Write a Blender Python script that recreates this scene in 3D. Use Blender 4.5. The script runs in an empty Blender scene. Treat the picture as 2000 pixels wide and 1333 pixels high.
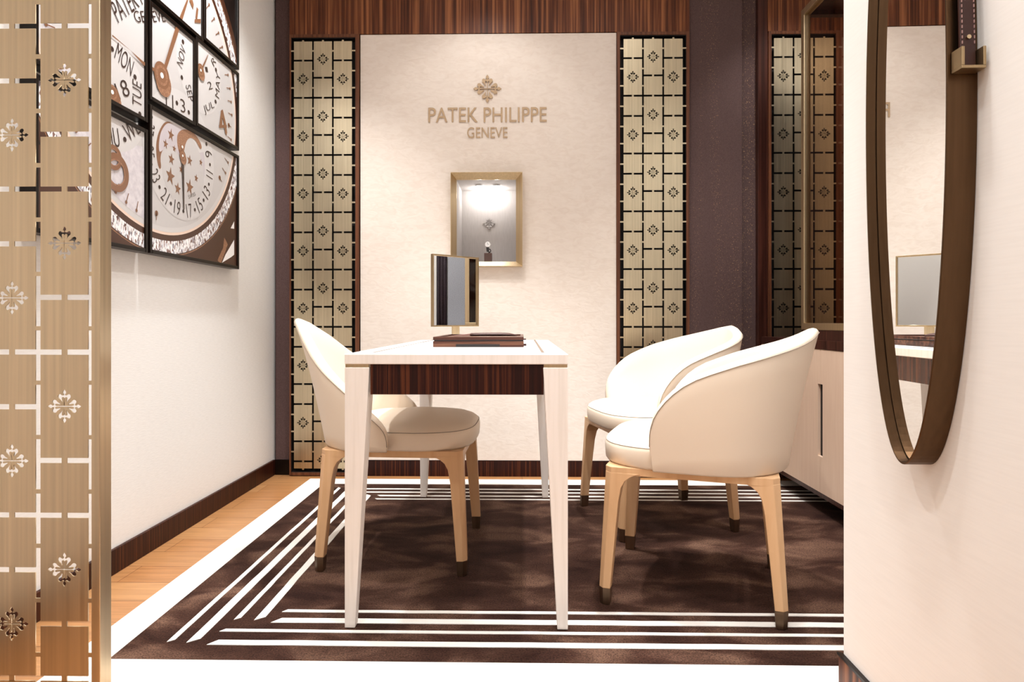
import bpy, bmesh, math, random
from mathutils import Vector, Matrix
random.seed(4)
PI = math.pi
S = bpy.context.scene
C = S.collection
R = math.radians

# ------------------------------------------------------------ camera, world, lights, exposure
cam_d = bpy.data.cameras.new('camera'); cam = bpy.data.objects.new('camera', cam_d); C.objects.link(cam)
cam.location = (0, 0, 0.838); cam.rotation_euler = (R(90), 0, R(1.0))
cam_d.sensor_width = 36; cam_d.lens = 36 * 1200 / 2000
cam_d.shift_x = 0.0005; cam_d.shift_y = -38.5 / 2000
cam_d.clip_start = 0.02
S.camera = cam
S.view_settings.view_transform = 'Standard'; S.view_settings.look = 'None'
S.view_settings.gamma = 1; S.view_settings.use_curve_mapping = False
S.view_settings.exposure = 0.05
w = bpy.data.worlds.new('world'); S.world = w; w.use_nodes = True
w.node_tree.nodes['Background'].inputs[0].default_value = (1, .97, .94, 1)
w.node_tree.nodes['Background'].inputs[1].default_value = 0.15
CEIL = 2.85
def area(name, loc, sx, sy, power, col=(1, .982, .96), rot=(0, 0, 0)):
    l = bpy.data.lights.new(name, 'AREA'); l.shape = 'RECTANGLE'; l.size = sx; l.size_y = sy
    l.energy = power; l.color = col
    o = bpy.data.objects.new(name, l); C.objects.link(o); o.location = loc; o.rotation_euler = rot
    return o
def spot(name, loc, target, power, ang=70, col=(1, .988, .965), size=.04, blend=.6):
    l = bpy.data.lights.new(name, 'SPOT'); l.energy = power; l.spot_size = R(ang); l.spot_blend = blend
    l.color = col; l.shadow_soft_size = size
    o = bpy.data.objects.new(name, l); C.objects.link(o); o.location = loc
    d = Vector(target) - Vector(loc); o.rotation_euler = d.to_track_quat('-Z', 'Y').to_euler()
    return o
area('ceiling_light_room', (.1, 2.1, CEIL - .03), 1.5, 1.1, 7)
area('ceiling_light_entry', (-.1, .1, CEIL - .03), 1.3, 1.5, 6)
area('ceiling_light_store', (-.2, -1.9, CEIL - .03), 1.6, 1.4, 16)
spot('downlight_or_fill', (-.30, 2.35, CEIL - .04), (-.30, 2.30, 0), 190, 70)
spot('downlight_or_fill', (.50, 2.25, CEIL - .04), (.5, 2.2, 0), 190, 70)
spot('downlight_or_fill', (-.55, 1.05, CEIL - .04), (-.5, 1.4, 0), 62, 84)
spot('downlight_or_fill', (.30, 1.0, CEIL - .04), (.3, 1.5, 0), 52, 84)
spot('downlight_or_fill', (-.1, -.6, CEIL - .04), (-.1, .2, 0), 60, 90)
spot('downlight_or_fill', (-.2, 2.75, CEIL - .04), (-.2, 3.3, .9), 12, 90)
spot('downlight_or_fill', (-.95, 2.1, CEIL - .04), (-1.32, 2.5, .7), 115, 100)
spot('downlight_or_fill', (-1.0, 1.45, CEIL - .04), (-1.34, 1.7, .9), 36, 110)
spot('downlight_or_fill', (1.0, 1.95, CEIL - .04), (1.3, 2.4, .4), 75, 90)  # added fill for the right-hand side by sideboard and showcase, no known fixture
spot('downlight_or_fill', (1.15, 1.75, CEIL - .04), (1.3, 1.4, 1.2), 40, 90)  # extra spot added to brighten the partition's rear face for the mirrors
spot('downlight_or_fill', (1.35, 2.75, CEIL - .04), (1.6, 3.1, 1.2), 30, 90)  # light put in only to lift the far-right grille
spot('downlight_or_fill', (-.45, .55, CEIL - .04), (.69, .95, .35), 28, 62)  # added cross-room fill for the lower part of the partition wall
spot('downlight_or_fill', (.35, .75, CEIL - .04), (.66, 1.0, .6), 26, 90)
spot('downlight_or_fill', (.3, 1.15, CEIL - .04), (.66, 1.1, .6), 24, 90)

# ------------------------------------------------------------ materials
def mat(name, base=(.8, .8, .8), rough=.5, metal=0.0, spec=.5, coat=0.0, sheen=0.0):
    m = bpy.data.materials.new(name); m.use_nodes = True
    b = m.node_tree.nodes['Principled BSDF']
    b.inputs['Base Color'].default_value = (*base, 1); b.inputs['Roughness'].default_value = rough
    b.inputs['Metallic'].default_value = metal; b.inputs['Specular IOR Level'].default_value = spec
    b.inputs['Coat Weight'].default_value = coat; b.inputs['Sheen Weight'].default_value = sheen
    return m
def N(m, t): return m.node_tree.nodes.new(t)
def L(m, a, b): m.node_tree.links.new(a, b)
def tex(m, scale=(1, 1, 1), noise=5.0, detail=4.0, rot=(0, 0, 0), dist=0.0):
    tc = N(m, 'ShaderNodeTexCoord'); mp = N(m, 'ShaderNodeMapping'); nz = N(m, 'ShaderNodeTexNoise')
    mp.inputs['Scale'].default_value = scale; mp.inputs['Rotation'].default_value = rot
    nz.inputs['Scale'].default_value = noise; nz.inputs['Detail'].default_value = detail; nz.inputs['Distortion'].default_value = dist
    L(m, tc.outputs['Object'], mp.inputs[0]); L(m, mp.outputs[0], nz.inputs['Vector'])
    return nz
def ramp(m, src, stops):
    r = N(m, 'ShaderNodeValToRGB'); e = r.color_ramp.elements
    while len(e) < len(stops): e.new(.5)
    for k, (p, c) in enumerate(stops): e[k].position = p; e[k].color = (*c, 1)
    L(m, src, r.inputs[0]); return r
def bump(m, src, st=.1, d=.01):
    b = N(m, 'ShaderNodeBump'); b.inputs['Strength'].default_value = st; b.inputs['Distance'].default_value = d
    L(m, src, b.inputs['Height']); L(m, b.outputs[0], m.node_tree.nodes['Principled BSDF'].inputs['Normal']); return b
def colour(m, r): L(m, r.outputs[0], m.node_tree.nodes['Principled BSDF'].inputs['Base Color'])

def wood(name, c0, c1, c2, scale=(70, 70, 1.2), rough=.35, noise=1.0, coat=.0):
    m = mat(name, c1, rough, coat=coat, spec=.25)
    n = tex(m, scale, noise, 6, dist=.4)
    colour(m, ramp(m, n.outputs[0], [(.33, c0), (.5, c1), (.66, c2)]))
    bump(m, n.outputs[0], .05, .002)
    return m
M = {}
M['macassar'] = wood('macassar_wood', (.035, .008, .003), (.115, .032, .011), (.29, .11, .042), rough=.42)
M['macassar_red'] = wood('macassar_dark_wood', (.010, .0015, .001), (.025, .004, .002), (.082, .021, .007), rough=.45, scale=(150, 150, 1.5))
M['macassar_y'] = wood('macassar_lengthwise', (.02, .006, .005), (.06, .02, .012), (.14, .06, .035), scale=(2, 60, 60), rough=.3)
M['dark_wood'] = wood('dark_stained_wood', (.022, .006, .004), (.04, .012, .008), (.07, .022, .014), rough=.3)
M['rim_wood'] = wood('brown_edge_wood', (.07, .025, .012), (.12, .042, .02), (.17, .065, .03), rough=.35)
M['maple'] = wood('pale_maple', (.58, .34, .18), (.66, .41, .225), (.73, .48, .28), scale=(18, 18, 1.5), rough=.38)
M['brown_leg'] = M['maple']

def fabric(name, col, col2, sc=(6, 6, 60), noise=6, st=.25, rough=.85, d=.003):
    m = mat(name, col, rough, spec=.2)
    n = tex(m, sc, noise, 5)
    colour(m, ramp(m, n.outputs[0], [(.35, col2), (.6, col)]))
    bump(m, n.outputs[0], st, d)
    return m
M['wall_white'] = fabric('white_woven_wallcovering', (.84, .825, .81), (.80, .785, .77), st=.12)
M['wall_cream'] = fabric('cream_woven_wallcovering', (.86, .835, .81), (.84, .815, .79), sc=(60, 4, 90), noise=3, st=.02)
M['leather_panel'] = mat('cream_hide_panel', (.80, .66, .55), .55, spec=.3)
n = tex(M['leather_panel'], (3, 3, 7), 6, 8, rot=(0, .5, 0), dist=1.2)
colour(M['leather_panel'], ramp(M['leather_panel'], n.outputs[0], [(.3, (.735, .645, .575)), (.6, (.79, .71, .645))]))
bump(M['leather_panel'], n.outputs[0], .22, .004)
M['fabric_brown'] = mat('plum_brown_fabric', (.10, .062, .058), .8, spec=.2)
def flecks():
    m = M['fabric_brown']
    n = tex(m, (900, 900, 350), 1.0, 2); r = ramp(m, n.outputs[0], [(.3, (.062, .034, .032)), (.7, (.125, .078, .074))])
    n2 = tex(m, (260, 260, 130), 1.0, 1); r2 = ramp(m, n2.outputs[0], [(.66, (0, 0, 0)), (.70, (1, 1, 1))])
    n3 = tex(m, (14, 14, .3), 1.0, 1); r3 = ramp(m, n3.outputs[0], [(.47, (0, 0, 0)), (.56, (1, 1, 1))])
    mu = N(m, 'ShaderNodeMath'); mu.operation = 'MULTIPLY'; L(m, r2.outputs[0], mu.inputs[0]); L(m, r3.outputs[0], mu.inputs[1])
    mx = N(m, 'ShaderNodeMixRGB'); mx.inputs[2].default_value = (.36, .22, .12, 1)
    L(m, mu.outputs[0], mx.inputs[0]); L(m, r.outputs[0], mx.inputs[1]); colour(m, mx)
flecks()
M['fabric_grey'] = fabric('blue_grey_fabric', (.48, .50, .55), (.30, .32, .37), (60, 60, 60), 4)
M['curtain'] = fabric('mauve_curtain', (.13, .11, .14), (.09, .075, .10), (50, 50, 50), 4)

def brushed(name, base, rough, scale=(120, 120, 1.5), d=.0006, var=.12):
    m = mat(name, base, rough, metal=1)
    n = tex(m, scale, 1.0, 4)
    mr = N(m, 'ShaderNodeMapRange'); mr.inputs[3].default_value = rough - var / 2; mr.inputs[4].default_value = rough + var / 2
    L(m, n.outputs[0], mr.inputs[0]); L(m, mr.outputs[0], m.node_tree.nodes['Principled BSDF'].inputs['Roughness'])
    colour(m, ramp(m, n.outputs[0], [(.3, tuple(c * .88 for c in base)), (.7, tuple(min(1, c * 1.06) for c in base))]))
    bump(m, n.outputs[0], .15, d)
    return m
M['brass'] = brushed('brushed_champagne_brass', (.74, .61, .42), .30)
M['brass_wall'] = brushed('brushed_pale_brass', (.60, .52, .37), .32)
M['gold'] = brushed('satin_gold', (.66, .52, .33), .38)
M['gold_dark'] = brushed('antique_gold', (.42, .31, .18), .38)
M['bronze'] = brushed('dark_bronze', (.115, .065, .034), .34)
M['ferrule'] = brushed('bronze_ferrule', (.22, .15, .10), .4)
M['mirror'] = mat('mirror_glass', (.93, .93, .92), .0, metal=1)
M['mirror_grey'] = mat('steel_bevel', (.62, .58, .52), .12, metal=1)
M['black'] = mat('black_void', (.006, .004, .004), .6)
M['black_frame'] = mat('black_lacquer_frame', (.006, .003, .002), .3, spec=.25)

def leather(name, col, st=.08):
    m = mat(name, col, .42, spec=.4)
    n = tex(m, (1, 1, 1), 420, 3); bump(m, n.outputs[0], st, .0012)
    return m
M['leather'] = leather('ivory_leather', (.76, .645, .525))
M['seam'] = mat('grey_stitching', (.30, .25, .20), .8)
M['leather_brown'] = leather('brown_leather', (.040, .012, .009))
M['leather_pink'] = mat('pinkish_suede', (.34, .20, .17), .8)
M['thread'] = mat('pale_thread', (.40, .24, .22), .8)
M['table_white'] = wood('white_open_grain_lacquer', (.80, .74, .69), (.85, .79, .745), (.86, .80, .76), scale=(90, 90, 4), rough=.4)
M['table_top_glass'] = mat('white_leather_inlay', (.90, .88, .86), .3, spec=.5, coat=.3)
M['inlay'] = mat('taupe_inlay_line', (.15, .105, .075), .5)
M['cab_beige'] = wood('beige_open_grain_veneer', (.69, .50, .38), (.71, .52, .395), (.73, .545, .42), scale=(90, 90, 4), rough=.45)
M['niche_grey'] = fabric('pale_grey_fabric_lining', (.47, .44, .425), (.44, .41, .395), (200, 200, 20), 1, .1)
M['lamp'] = mat('lamp_glow', (1, 1, 1)); 
M['lamp'].node_tree.nodes['Principled BSDF'].inputs['Emission Color'].default_value = (1, .97, .92, 1)
M['lamp'].node_tree.nodes['Principled BSDF'].inputs['Emission Strength'].default_value = 8
M['chrome'] = mat('chrome', (.8, .8, .8), .12, metal=1)
M['dial_white'] = mat('watch_dial_white', (.92, .92, .93), .25)
M['strap_black'] = mat('black_strap', (.02, .018, .018), .45)
M['plinth_brown'] = leather('brown_leather_block', (.10, .055, .045))
M['sign_gold'] = mat('taupe_gold_letter', (.47, .33, .20), .45)
M['floor'] = None
def floor_mat():
    m = mat('oak_planks', (.5, .25, .1), .32, spec=.4)
    tc = N(m, 'ShaderNodeTexCoord'); br = N(m, 'ShaderNodeTexBrick')
    br.inputs['Scale'].default_value = 1; br.inputs['Brick Width'].default_value = 1.3; br.inputs['Row Height'].default_value = .13
    br.inputs['Mortar Size'].default_value = .0012; br.inputs['Color1'].default_value = (.40, .19, .075, 1); br.inputs['Color2'].default_value = (.47, .25, .11, 1)
    br.inputs['Mortar'].default_value = (.17, .07, .03, 1)
    L(m, tc.outputs['Object'], br.inputs['Vector'])
    n = tex(m, (1.5, 22, 1), 3, 6, dist=.6); r = ramp(m, n.outputs[0], [(.3, (.78, .74, .7)), (.7, (1.1, 1.08, 1.05))])
    mx = N(m, 'ShaderNodeMixRGB'); mx.blend_type = 'MULTIPLY'; mx.inputs[0].default_value = 1
    L(m, br.outputs[0], mx.inputs[1]); L(m, r.outputs[0], mx.inputs[2]); colour(m, mx)
    return m
M['floor'] = floor_mat()
def rug_mat(name, c0, c1, c2, sheen):
    m = mat(name, c1, .95, spec=.1, sheen=sheen)
    n = tex(m, (1, 1.8, 1), 4.2, 9, dist=.6)
    f = tex(m, (1, 1, 1), 240, 3)
    r = ramp(m, n.outputs[0], [(.32, c0), (.5, c1), (.68, c2)])
    r2 = ramp(m, f.outputs[0], [(.3, (.4, .4, .4)), (.7, (1.6, 1.6, 1.6))])
    mx = N(m, 'ShaderNodeMixRGB'); mx.blend_type = 'MULTIPLY'; mx.inputs[0].default_value = 1
    L(m, r.outputs[0], mx.inputs[1]); L(m, r2.outputs[0], mx.inputs[2]); colour(m, mx)
    bump(m, f.outputs[0], .5, .004)
    return m
M['rug_brown'] = rug_mat('brown_pile', (.018, .006, .004), (.044, .019, .0125), (.125, .068, .046), .02)
M['rug_white'] = mat('ivory_pile', (.78, .755, .72), .95, spec=.1)
bump(M['rug_white'], tex(M['rug_white'], (1, 1, 1), 300, 2).outputs[0], .4, .003)

def smoked():
    m = bpy.data.materials.new('smoked_glass'); m.use_nodes = True; nt = m.node_tree; nt.nodes.clear()
    o = nt.nodes.new('ShaderNodeOutputMaterial'); t = nt.nodes.new('ShaderNodeBsdfTransparent'); g = nt.nodes.new('ShaderNodeBsdfGlossy')
    lw = nt.nodes.new('ShaderNodeLayerWeight'); lw.inputs[0].default_value = .5
    f = nt.nodes.new('ShaderNodeMapRange'); f.inputs[1].default_value = .5; f.inputs[3].default_value = .03; f.inputs[4].default_value = .35
    nt.links.new(lw.outputs['Facing'], f.inputs[0]); mx = nt.nodes.new('ShaderNodeMixShader')
    t.inputs[0].default_value = (.80, .69, .59, 1); g.inputs['Roughness'].default_value = .02
    nt.links.new(f.outputs[0], mx.inputs[0]); nt.links.new(t.outputs[0], mx.inputs[1]); nt.links.new(g.outputs[0], mx.inputs[2]); nt.links.new(mx.outputs[0], o.inputs[0])
    return m
M['smoked'] = smoked()

# ------------------------------------------------------------ helpers
def link(name, bm, m, parent=None, smooth=False, bevel=0, seg=2):
    me = bpy.data.meshes.new(name); bmesh.ops.recalc_face_normals(bm, faces=bm.faces[:]); bm.to_mesh(me); bm.free()
    o = bpy.data.objects.new(name, me); C.objects.link(o)
    for q in (m if isinstance(m, (list, tuple)) else [m]): me.materials.append(q)
    if smooth: me.polygons.foreach_set('use_smooth', [True] * len(me.polygons))
    if bevel:
        b = o.modifiers.new('bevel', 'BEVEL'); b.width = bevel; b.segments = seg; b.limit_method = 'ANGLE'; b.angle_limit = R(30)
    if parent: o.parent = parent
    return o
def box(bm, x0, x1, y0, y1, z0, z1, mi=0):
    v = [bm.verts.new((x, y, z)) for x in (x0, x1) for y in (y0, y1) for z in (z0, z1)]
    for q in ((0, 1, 3, 2), (4, 6, 7, 5), (0, 4, 5, 1), (2, 3, 7, 6), (0, 2, 6, 4), (1, 5, 7, 3)):
        f = bm.faces.new([v[i] for i in q]); f.material_index = mi
def boxes(*bs):
    bm = bmesh.new()
    for b in bs: box(bm, *b)
    return bm
def tag(o, label=None, cat=None, group=None, kind=None):
    if label: o['label'] = label
    if cat: o['category'] = cat
    if group: o['group'] = group
    if kind: o['kind'] = kind
    return o
def thing(name, label, cat, loc=(0, 0, 0), rz=0, group=None):
    o = bpy.data.objects.new(name, None); C.objects.link(o); o.location = loc; o.rotation_euler = (0, 0, rz)
    o.empty_display_size = .1
    return tag(o, label, cat, group)
def struct(name, bm, m, **k): return tag(link(name, bm, m, **k), kind='structure')
def loft(bm, rings, cap=True, closed=True):
    vs = [[bm.verts.new(p) for p in r] for r in rings]; n = len(rings[0])
    for a, b in zip(vs, vs[1:]):
        for i in range(n if closed else n - 1):
            bm.faces.new((a[i], a[(i + 1) % n], b[(i + 1) % n], b[i]))
    if cap: bm.faces.new(vs[0][::-1]); bm.faces.new(vs[-1])
    return vs
def tube(bm, pts, r, n=6, closed=False):
    pts = [Vector(p) for p in pts]; rings = []
    for i, p in enumerate(pts):
        a = pts[i - 1] if (i or closed) else p; b = pts[(i + 1) % len(pts)] if (i < len(pts) - 1 or closed) else p
        t = (b - a).normalized(); u = t.cross(Vector((0, 0, 1)))
        if u.length < .2: u = t.cross(Vector((0, 1, 0)))
        u.normalize(); v = t.cross(u)
        rings.append([p + (u * math.cos(q * 2 * PI / n) + v * math.sin(q * 2 * PI / n)) * r for q in range(n)])
    if closed: rings.append(rings[0]); loft(bm, rings, False)
    else: loft(bm, rings)
def cyl(bm, c, r, h, n=24, axis='z', r2=None):
    r2 = r if r2 is None else r2
    f = {'z': lambda a, q, d: (c[0] + q * math.cos(a), c[1] + q * math.sin(a), c[2] + d),
         'y': lambda a, q, d: (c[0] + q * math.cos(a), c[1] + d, c[2] + q * math.sin(a)),
         'x': lambda a, q, d: (c[0] + d, c[1] + q * math.cos(a), c[2] + q * math.sin(a))}[axis]
    loft(bm, [[f(i * 2 * PI / n, r, 0) for i in range(n)], [f(i * 2 * PI / n, r2, h) for i in range(n)]])

# 2D filled curve with holes -> bmesh (local x,y plane, extruded +-e)
def fill(polys, e=0.0):
    cu = bpy.data.curves.new('tmp', 'CURVE'); cu.dimensions = '2D'; cu.fill_mode = 'BOTH'; cu.extrude = e
    for p in polys:
        s = cu.splines.new('POLY'); s.points.add(len(p) - 1); s.use_cyclic_u = True
        for k, (x, y) in enumerate(p): s.points[k].co = (x, y, 0, 1)
    return curve_bm(cu)
def curve_bm(cu):
    o = bpy.data.objects.new('tmp', cu); C.objects.link(o)
    dg = bpy.context.evaluated_depsgraph_get(); dg.update()
    me = bpy.data.meshes.new_from_object(o.evaluated_get(dg))
    bm = bmesh.new(); bm.from_mesh(me)
    bpy.data.objects.remove(o); bpy.data.curves.remove(cu); bpy.data.meshes.remove(me)
    return bm
def text_bm(s, size=1.0, e=0.0, bev=0.0, offset=0.0, spacing=1.0, align='LEFT'):
    cu = bpy.data.curves.new('tmp', 'FONT'); cu.body = s; cu.size = size; cu.extrude = e; cu.bevel_depth = bev
    cu.offset = offset; cu.space_character = spacing; cu.align_x = align; cu.fill_mode = 'BOTH'
    return curve_bm(cu)
def bounds(bm):
    xs = [v.co.x for v in bm.verts]; ys = [v.co.y for v in bm.verts]; return min(xs), max(xs), min(ys), max(ys)
def add_bm(dst, src, mt=None, mi=0):
    if mt is not None: src.transform(mt)
    for f in src.faces: f.material_index = mi
    me = bpy.data.meshes.new('t'); src.to_mesh(me); src.free(); dst.from_mesh(me); bpy.data.meshes.remove(me)

# the eight-lobed cross emblem, one closed outline, radius 1
ARM = [(.024, .024), (.46, .024), (.52, .05), (.54, .09), (.52, .135), (.47, .15), (.38, .135), (.30, .115), (.245, .11), (.235, .145), (.30, .185), (.36, .225), (.42, .275), (.455, .325),
       (.51, .37), (.58, .385), (.66, .36), (.71, .30), (.71, .23), (.67, .17), (.635, .12), (.64, .075), (.67, .045), (.70, .04), (.76, .10), (.83, .11), (.91, .065), (1.0, 0)]
def emblem(cx, cy, r):
    full = ARM + [(x, -y) for x, y in ARM[::-1][1:]]       # from +diag side to -diag side
    out = []
    for k in range(4):
        a = -k * PI / 2; c, s = math.cos(a), math.sin(a)
        out += [(cx + r * (x * c - y * s), cy + r * (x * s + y * c)) for x, y in full]
    # drop duplicates at the joints
    res = []
    for p in out:
        if not res or math.hypot(p[0] - res[-1][0], p[1] - res[-1][1]) > 1e-5: res.append(p)
    if math.hypot(res[0][0] - res[-1][0], res[0][1] - res[-1][1]) < 1e-5: res.pop()
    return res

# pierced metal sheet: tiles in columns joined by small tabs; local x, local z, front at y=0
def sheet(cols, z0, z1, zphase, P1, P2, gap, wid, tab, tx, er, x_l, x_r, th):
    """cols: list of (x centre, offset of phase); zphase: top edge of an emblem tile at offset 0"""
    bm = bmesh.new(); per = P1 + P2
    for (cx, off) in cols:
        top = zphase + off
        while top - per > z1: top -= per
        while top < z1: top += per
        while top > z0:
            for kind, hh, a in (('e', P2, top), ('p', P1, top - P2)):
                b = a - hh + gap; t = min(a, z1); bb = max(b, z0)
                if t - bb < .006: continue
                if bb - z0 < gap * 1.2 and bb > z0: bb = z0
                zc = (a + b) / 2
                rect = [(cx - wid / 2, bb), (cx + wid / 2, bb), (cx + wid / 2, t), (cx - wid / 2, t)]
                polys = [rect]
                if kind == 'e' and zc + er < t and zc - er > bb: polys.append(emblem(cx, zc, er))
                add_bm(bm, fill(polys, th / 2), Matrix.Rotation(R(90), 4, 'X'))
                if bb > z0 + 1e-4: box(bm, cx - tx / 2, cx + tx / 2, -th / 2, th / 2, bb - gap - .001, bb + .001)
            top -= per
        box(bm, cx - tx / 2, cx + tx / 2, -th / 2, th / 2, z1 - .001, z1 + gap * .75)
        box(bm, cx - tx / 2, cx + tx / 2, -th / 2, th / 2, z0 - gap * .75, z0 + .001)
    xs = [x_l] + [c[0] for c in cols] + [x_r]
    for i in range(len(xs) - 1):
        a = xs[i] + (wid / 2 - .001 if i else 0); b = xs[i + 1] - (wid / 2 - .001 if i < len(xs) - 2 else 0)
        for z in tab: 
            if z0 + .01 < z < z1 - .01: box(bm, a, b, -th / 2, th / 2, z - tx * .4, z + tx * .4)
    return bm

# ------------------------------------------------------------ the setting
struct('floor', boxes((-1.6, 2.0, -3.2, 3.7, -.06, 0)), M['floor'])
struct('ceiling', boxes((-1.6, 2.0, -3.2, 3.7, CEIL, CEIL + .06)), mat('ceiling_paint', (.85, .83, .80), .8))
struct('wall_left', boxes((-1.50, -1.36, -3.2, 3.7, 0, CEIL)), M['wall_white'])
struct('wall_front', boxes((-1.36, .70, -3.2, -3.05, 0, CEIL)), M['wall_cream'])
struct('wall_back', boxes((-1.36, -.353, 3.36, 3.62, 0, CEIL), (-.033, 1.78, 3.36, 3.62, 0, CEIL), (-.353, -.033, 3.36, 3.62, 0, 1.159), (-.353, -.033, 3.36, 3.62, 1.60, CEIL),
       (-.353, -.033, 3.60, 3.62, 1.159, 1.60)), M['black'])
struct('wall_right', boxes((1.72, 1.84, -3.2, 3.36, 0, CEIL)), M['wall_white'])
# right foreground wall, very slightly out of square with the room
def slab(pts, z0, z1):
    bm = bmesh.new(); loft(bm, [[(x, y, z0) for x, y in pts], [(x, y, z1) for x, y in pts]]); return bm
TH = R(1.0)
def wx(y, off=0.0): return .702 + (y - 1.07) * math.tan(TH) - off
struct('wall_partition', slab([(wx(1.364), 1.364), (1.72, 1.364), (1.72, -3.05), (wx(-3.05), -3.05)], 0, CEIL), M['wall_cream'])
struct('baseboard_partition', slab([(wx(1.37, .008), 1.372), (1.72, 1.372), (1.72, 1.364), (wx(1.364), 1.364), (wx(-3.0), -3.0), (wx(-3.0, .008), -3.0)], 0, .10), M['macassar'], bevel=.002)
struct('trim_1', slab([(wx(1.37, .010), 1.374), (wx(1.364, -.002), 1.366), (wx(-3.0, -.002), -3.0), (wx(-3.0, .010), -3.0)], .1005, .106), M['black_frame'])
struct('baseboard_left', boxes((-1.36, -1.347, -3.0, 3.33, 0, .083)), M['macassar_red'], bevel=.002)
struct('trim_2', boxes((-1.2595, .894, 3.304, 3.36, 2.3905, CEIL), (1.3136, 1.72, 3.304, 3.36, 2.389, CEIL)), M['macassar'])
struct('trim_3', boxes((.894, 1.178, 3.315, 3.36, 0, CEIL), (1.178, 1.262, 3.345, 3.36, 0, CEIL), (-1.347, -1.2595, 3.335, 3.36, .083, CEIL)), M['fabric_brown'])
struct('trim_4', boxes((1.262, 1.3136, 3.31, 3.36, 0, CEIL)), M['dark_wood'], bevel=.002)
struct('baseboard_back', boxes((-.8785, .5045, 3.31, 3.36, 0, .086)), M['macassar_red'], bevel=.001)
struct('baseboard_corner', boxes((-1.346, -1.261, 3.325, 3.335, 0, .083)), M['black_frame'])

pn = bmesh.new()
for b in ((-.8745, -.375, .0885, 2.3875), (-.010, .5045, .0885, 2.3875), (-.375, -.010, .0885, 1.135), (-.375, -.010, 1.625, 2.3875)): box(pn, b[0], b[1], 3.308, 3.359, b[2], b[3])
bmesh.ops.remove_doubles(pn, verts=pn.verts, dist=1e-5)
tag(link('wall_panel', pn, M['leather_panel']), 'large cream hide-textured panel on back wall carrying the gold lettering', 'wall panel')

# back wall grilles
def wall_grille(name, x0, x1, xo0, xo1, zt, zb, cols, zph, label, rights=True):
    t = thing(name, label, 'grille', ((x0 + x1) / 2, 3.30, zb), group='tall brass grilles on the back wall')
    cx = (x0 + x1) / 2; oz = zb
    f = boxes((x0 - cx, xo0 - cx, -.002, .05, 0, zt - zb), (xo1 - cx, x1 - cx, -.002, .05, 0, zt - zb),
              (xo0 - cx, xo1 - cx, -.002, .05, zt - zb - .0165, zt - zb), (xo0 - cx, xo1 - cx, -.002, .05, 0, .0165))
    link('wooden_frame', f, M['rim_wood'], t, bevel=.001)
    H_ = zt - zb; a_, b_ = xo0 - cx, xo1 - cx
    link('black_liner', boxes((a_ - .004, a_ + .0008, .0035, .05, .0165, H_ - .0165), (b_ - .0008, b_ + .004, .0035, .05, .0165, H_ - .0165), (a_, b_, .0035, .05, H_ - .020, H_ - .0157), (a_, b_, .0035, .05, .0157, .020)), M['black'], t)
    tabs = []; zz = zph + 3 * .3095
    while zz > -.4:
        for d in (.0510, .1590, .2510): tabs.append(zz - d - oz + .0)
        zz -= .3095
    tb = sheet([(c - cx, o) for c, o in cols], zb + .0385 - oz, zt - .0385 - oz, zph - oz, .1082, .2013, .0102, .0985, tabs, .0098, .0330, xo0 - cx - .002, xo1 - cx + .002, .004)
    s = link('pierced_sheet', tb, M['brass_wall'], t); s.location = (0, .001, 0)
    return t
cw = .1080
for nm, x0, xo0, xo1, x1, xc, zt, lab in (('left', -1.2585, -1.2490, -.9005, -.8795, -1.0760, 2.389, 'brass pierced grille left of the cream panel, behind the pale side chair'),
        ('mid', .5060, .5240, .8770, .8935, .7000, 2.3885, 'brass pierced grille between cream panel and brown fabric, right of the gold lettering'),
        ('right', 1.3140, 1.3290, 1.6705, 1.7190, 1.4995, 2.387, 'brass pierced grille farthest right, partly seen through smoked glass')):
    wall_grille('brass_grille', x0, x1, xo0, xo1, zt, .004, [(xc - cw, -.3095 + .2013), (xc, 0), (xc + cw, -.3095 + .2013)], 2.3505, lab)
struct('wall_back_recess', boxes((-1.2490, -.9005, 3.352, 3.3595, .02, 2.37), (.5240, .8770, 3.352, 3.3595, .02, 2.37), (1.3290, 1.6705, 3.352, 3.3595, .02, 2.37)), M['black'])

# ------------------------------------------------------------ sign on the back wall
def wall_letters(name, s, x0, x1, zb, zt, bev, label, thick=.0):
    t = thing(name, label, 'sign', ((x0 + x1) / 2, 3.308, zb))
    # width of whole line, then each letter by its own advance
    full = text_bm(s, offset=thick); b = bounds(full); full.free()
    sx = (x1 - x0) / (b[1] - b[0]); sz = (zt - zb) / .729 if False else None
    ref = text_bm('E', offset=thick); br = bounds(ref); ref.free(); sz = (zt - zb) / (br[3] - br[2])
    for k, ch in enumerate(s):
        if ch == ' ': continue
        a = text_bm(s[:k + 1], offset=thick); ba = bounds(a); a.free()
        c = text_bm(ch, e=.012, bev=0.0, offset=thick); bc = bounds(c)
        mt = Matrix.Rotation(R(90), 4, 'X') @ Matrix.Diagonal((sx, sz, 1, 1)) @ Matrix.Translation((ba[1] - bc[1] - b[0], -br[2], 0))
        c.transform(mt)
        for v in c.verts: v.co.y = -abs(v.co.y) * .25 if v.co.y > 0 else v.co.y * .45
        bmesh.ops.remove_doubles(c, verts=c.verts, dist=1e-6)
        for v in c.verts: v.co.x -= (x1 - x0) / 2
        link('letter', c, M['sign_gold'], t, bevel=.0009)
    return t
wall_letters('wall_lettering', 'PATEK PHILIPPE', -.506, .1315, 1.911, 1.990, .001, 'raised gold capitals, the longer upper line of lettering on cream panel', .004)
wall_letters('wall_lettering', 'GENEVE', -.296, -.079, 1.826, 1.883, .001, 'raised gold capitals, the short lower line of lettering on cream panel', .002)
def raised_emblem(name, r, th, m, bev):
    return link(name, (lambda b: (b.transform(Matrix.Rotation(R(90), 4, 'X')), b)[1])(fill([emblem(0, 0, r)], th / 2)), m, bevel=bev)
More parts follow.
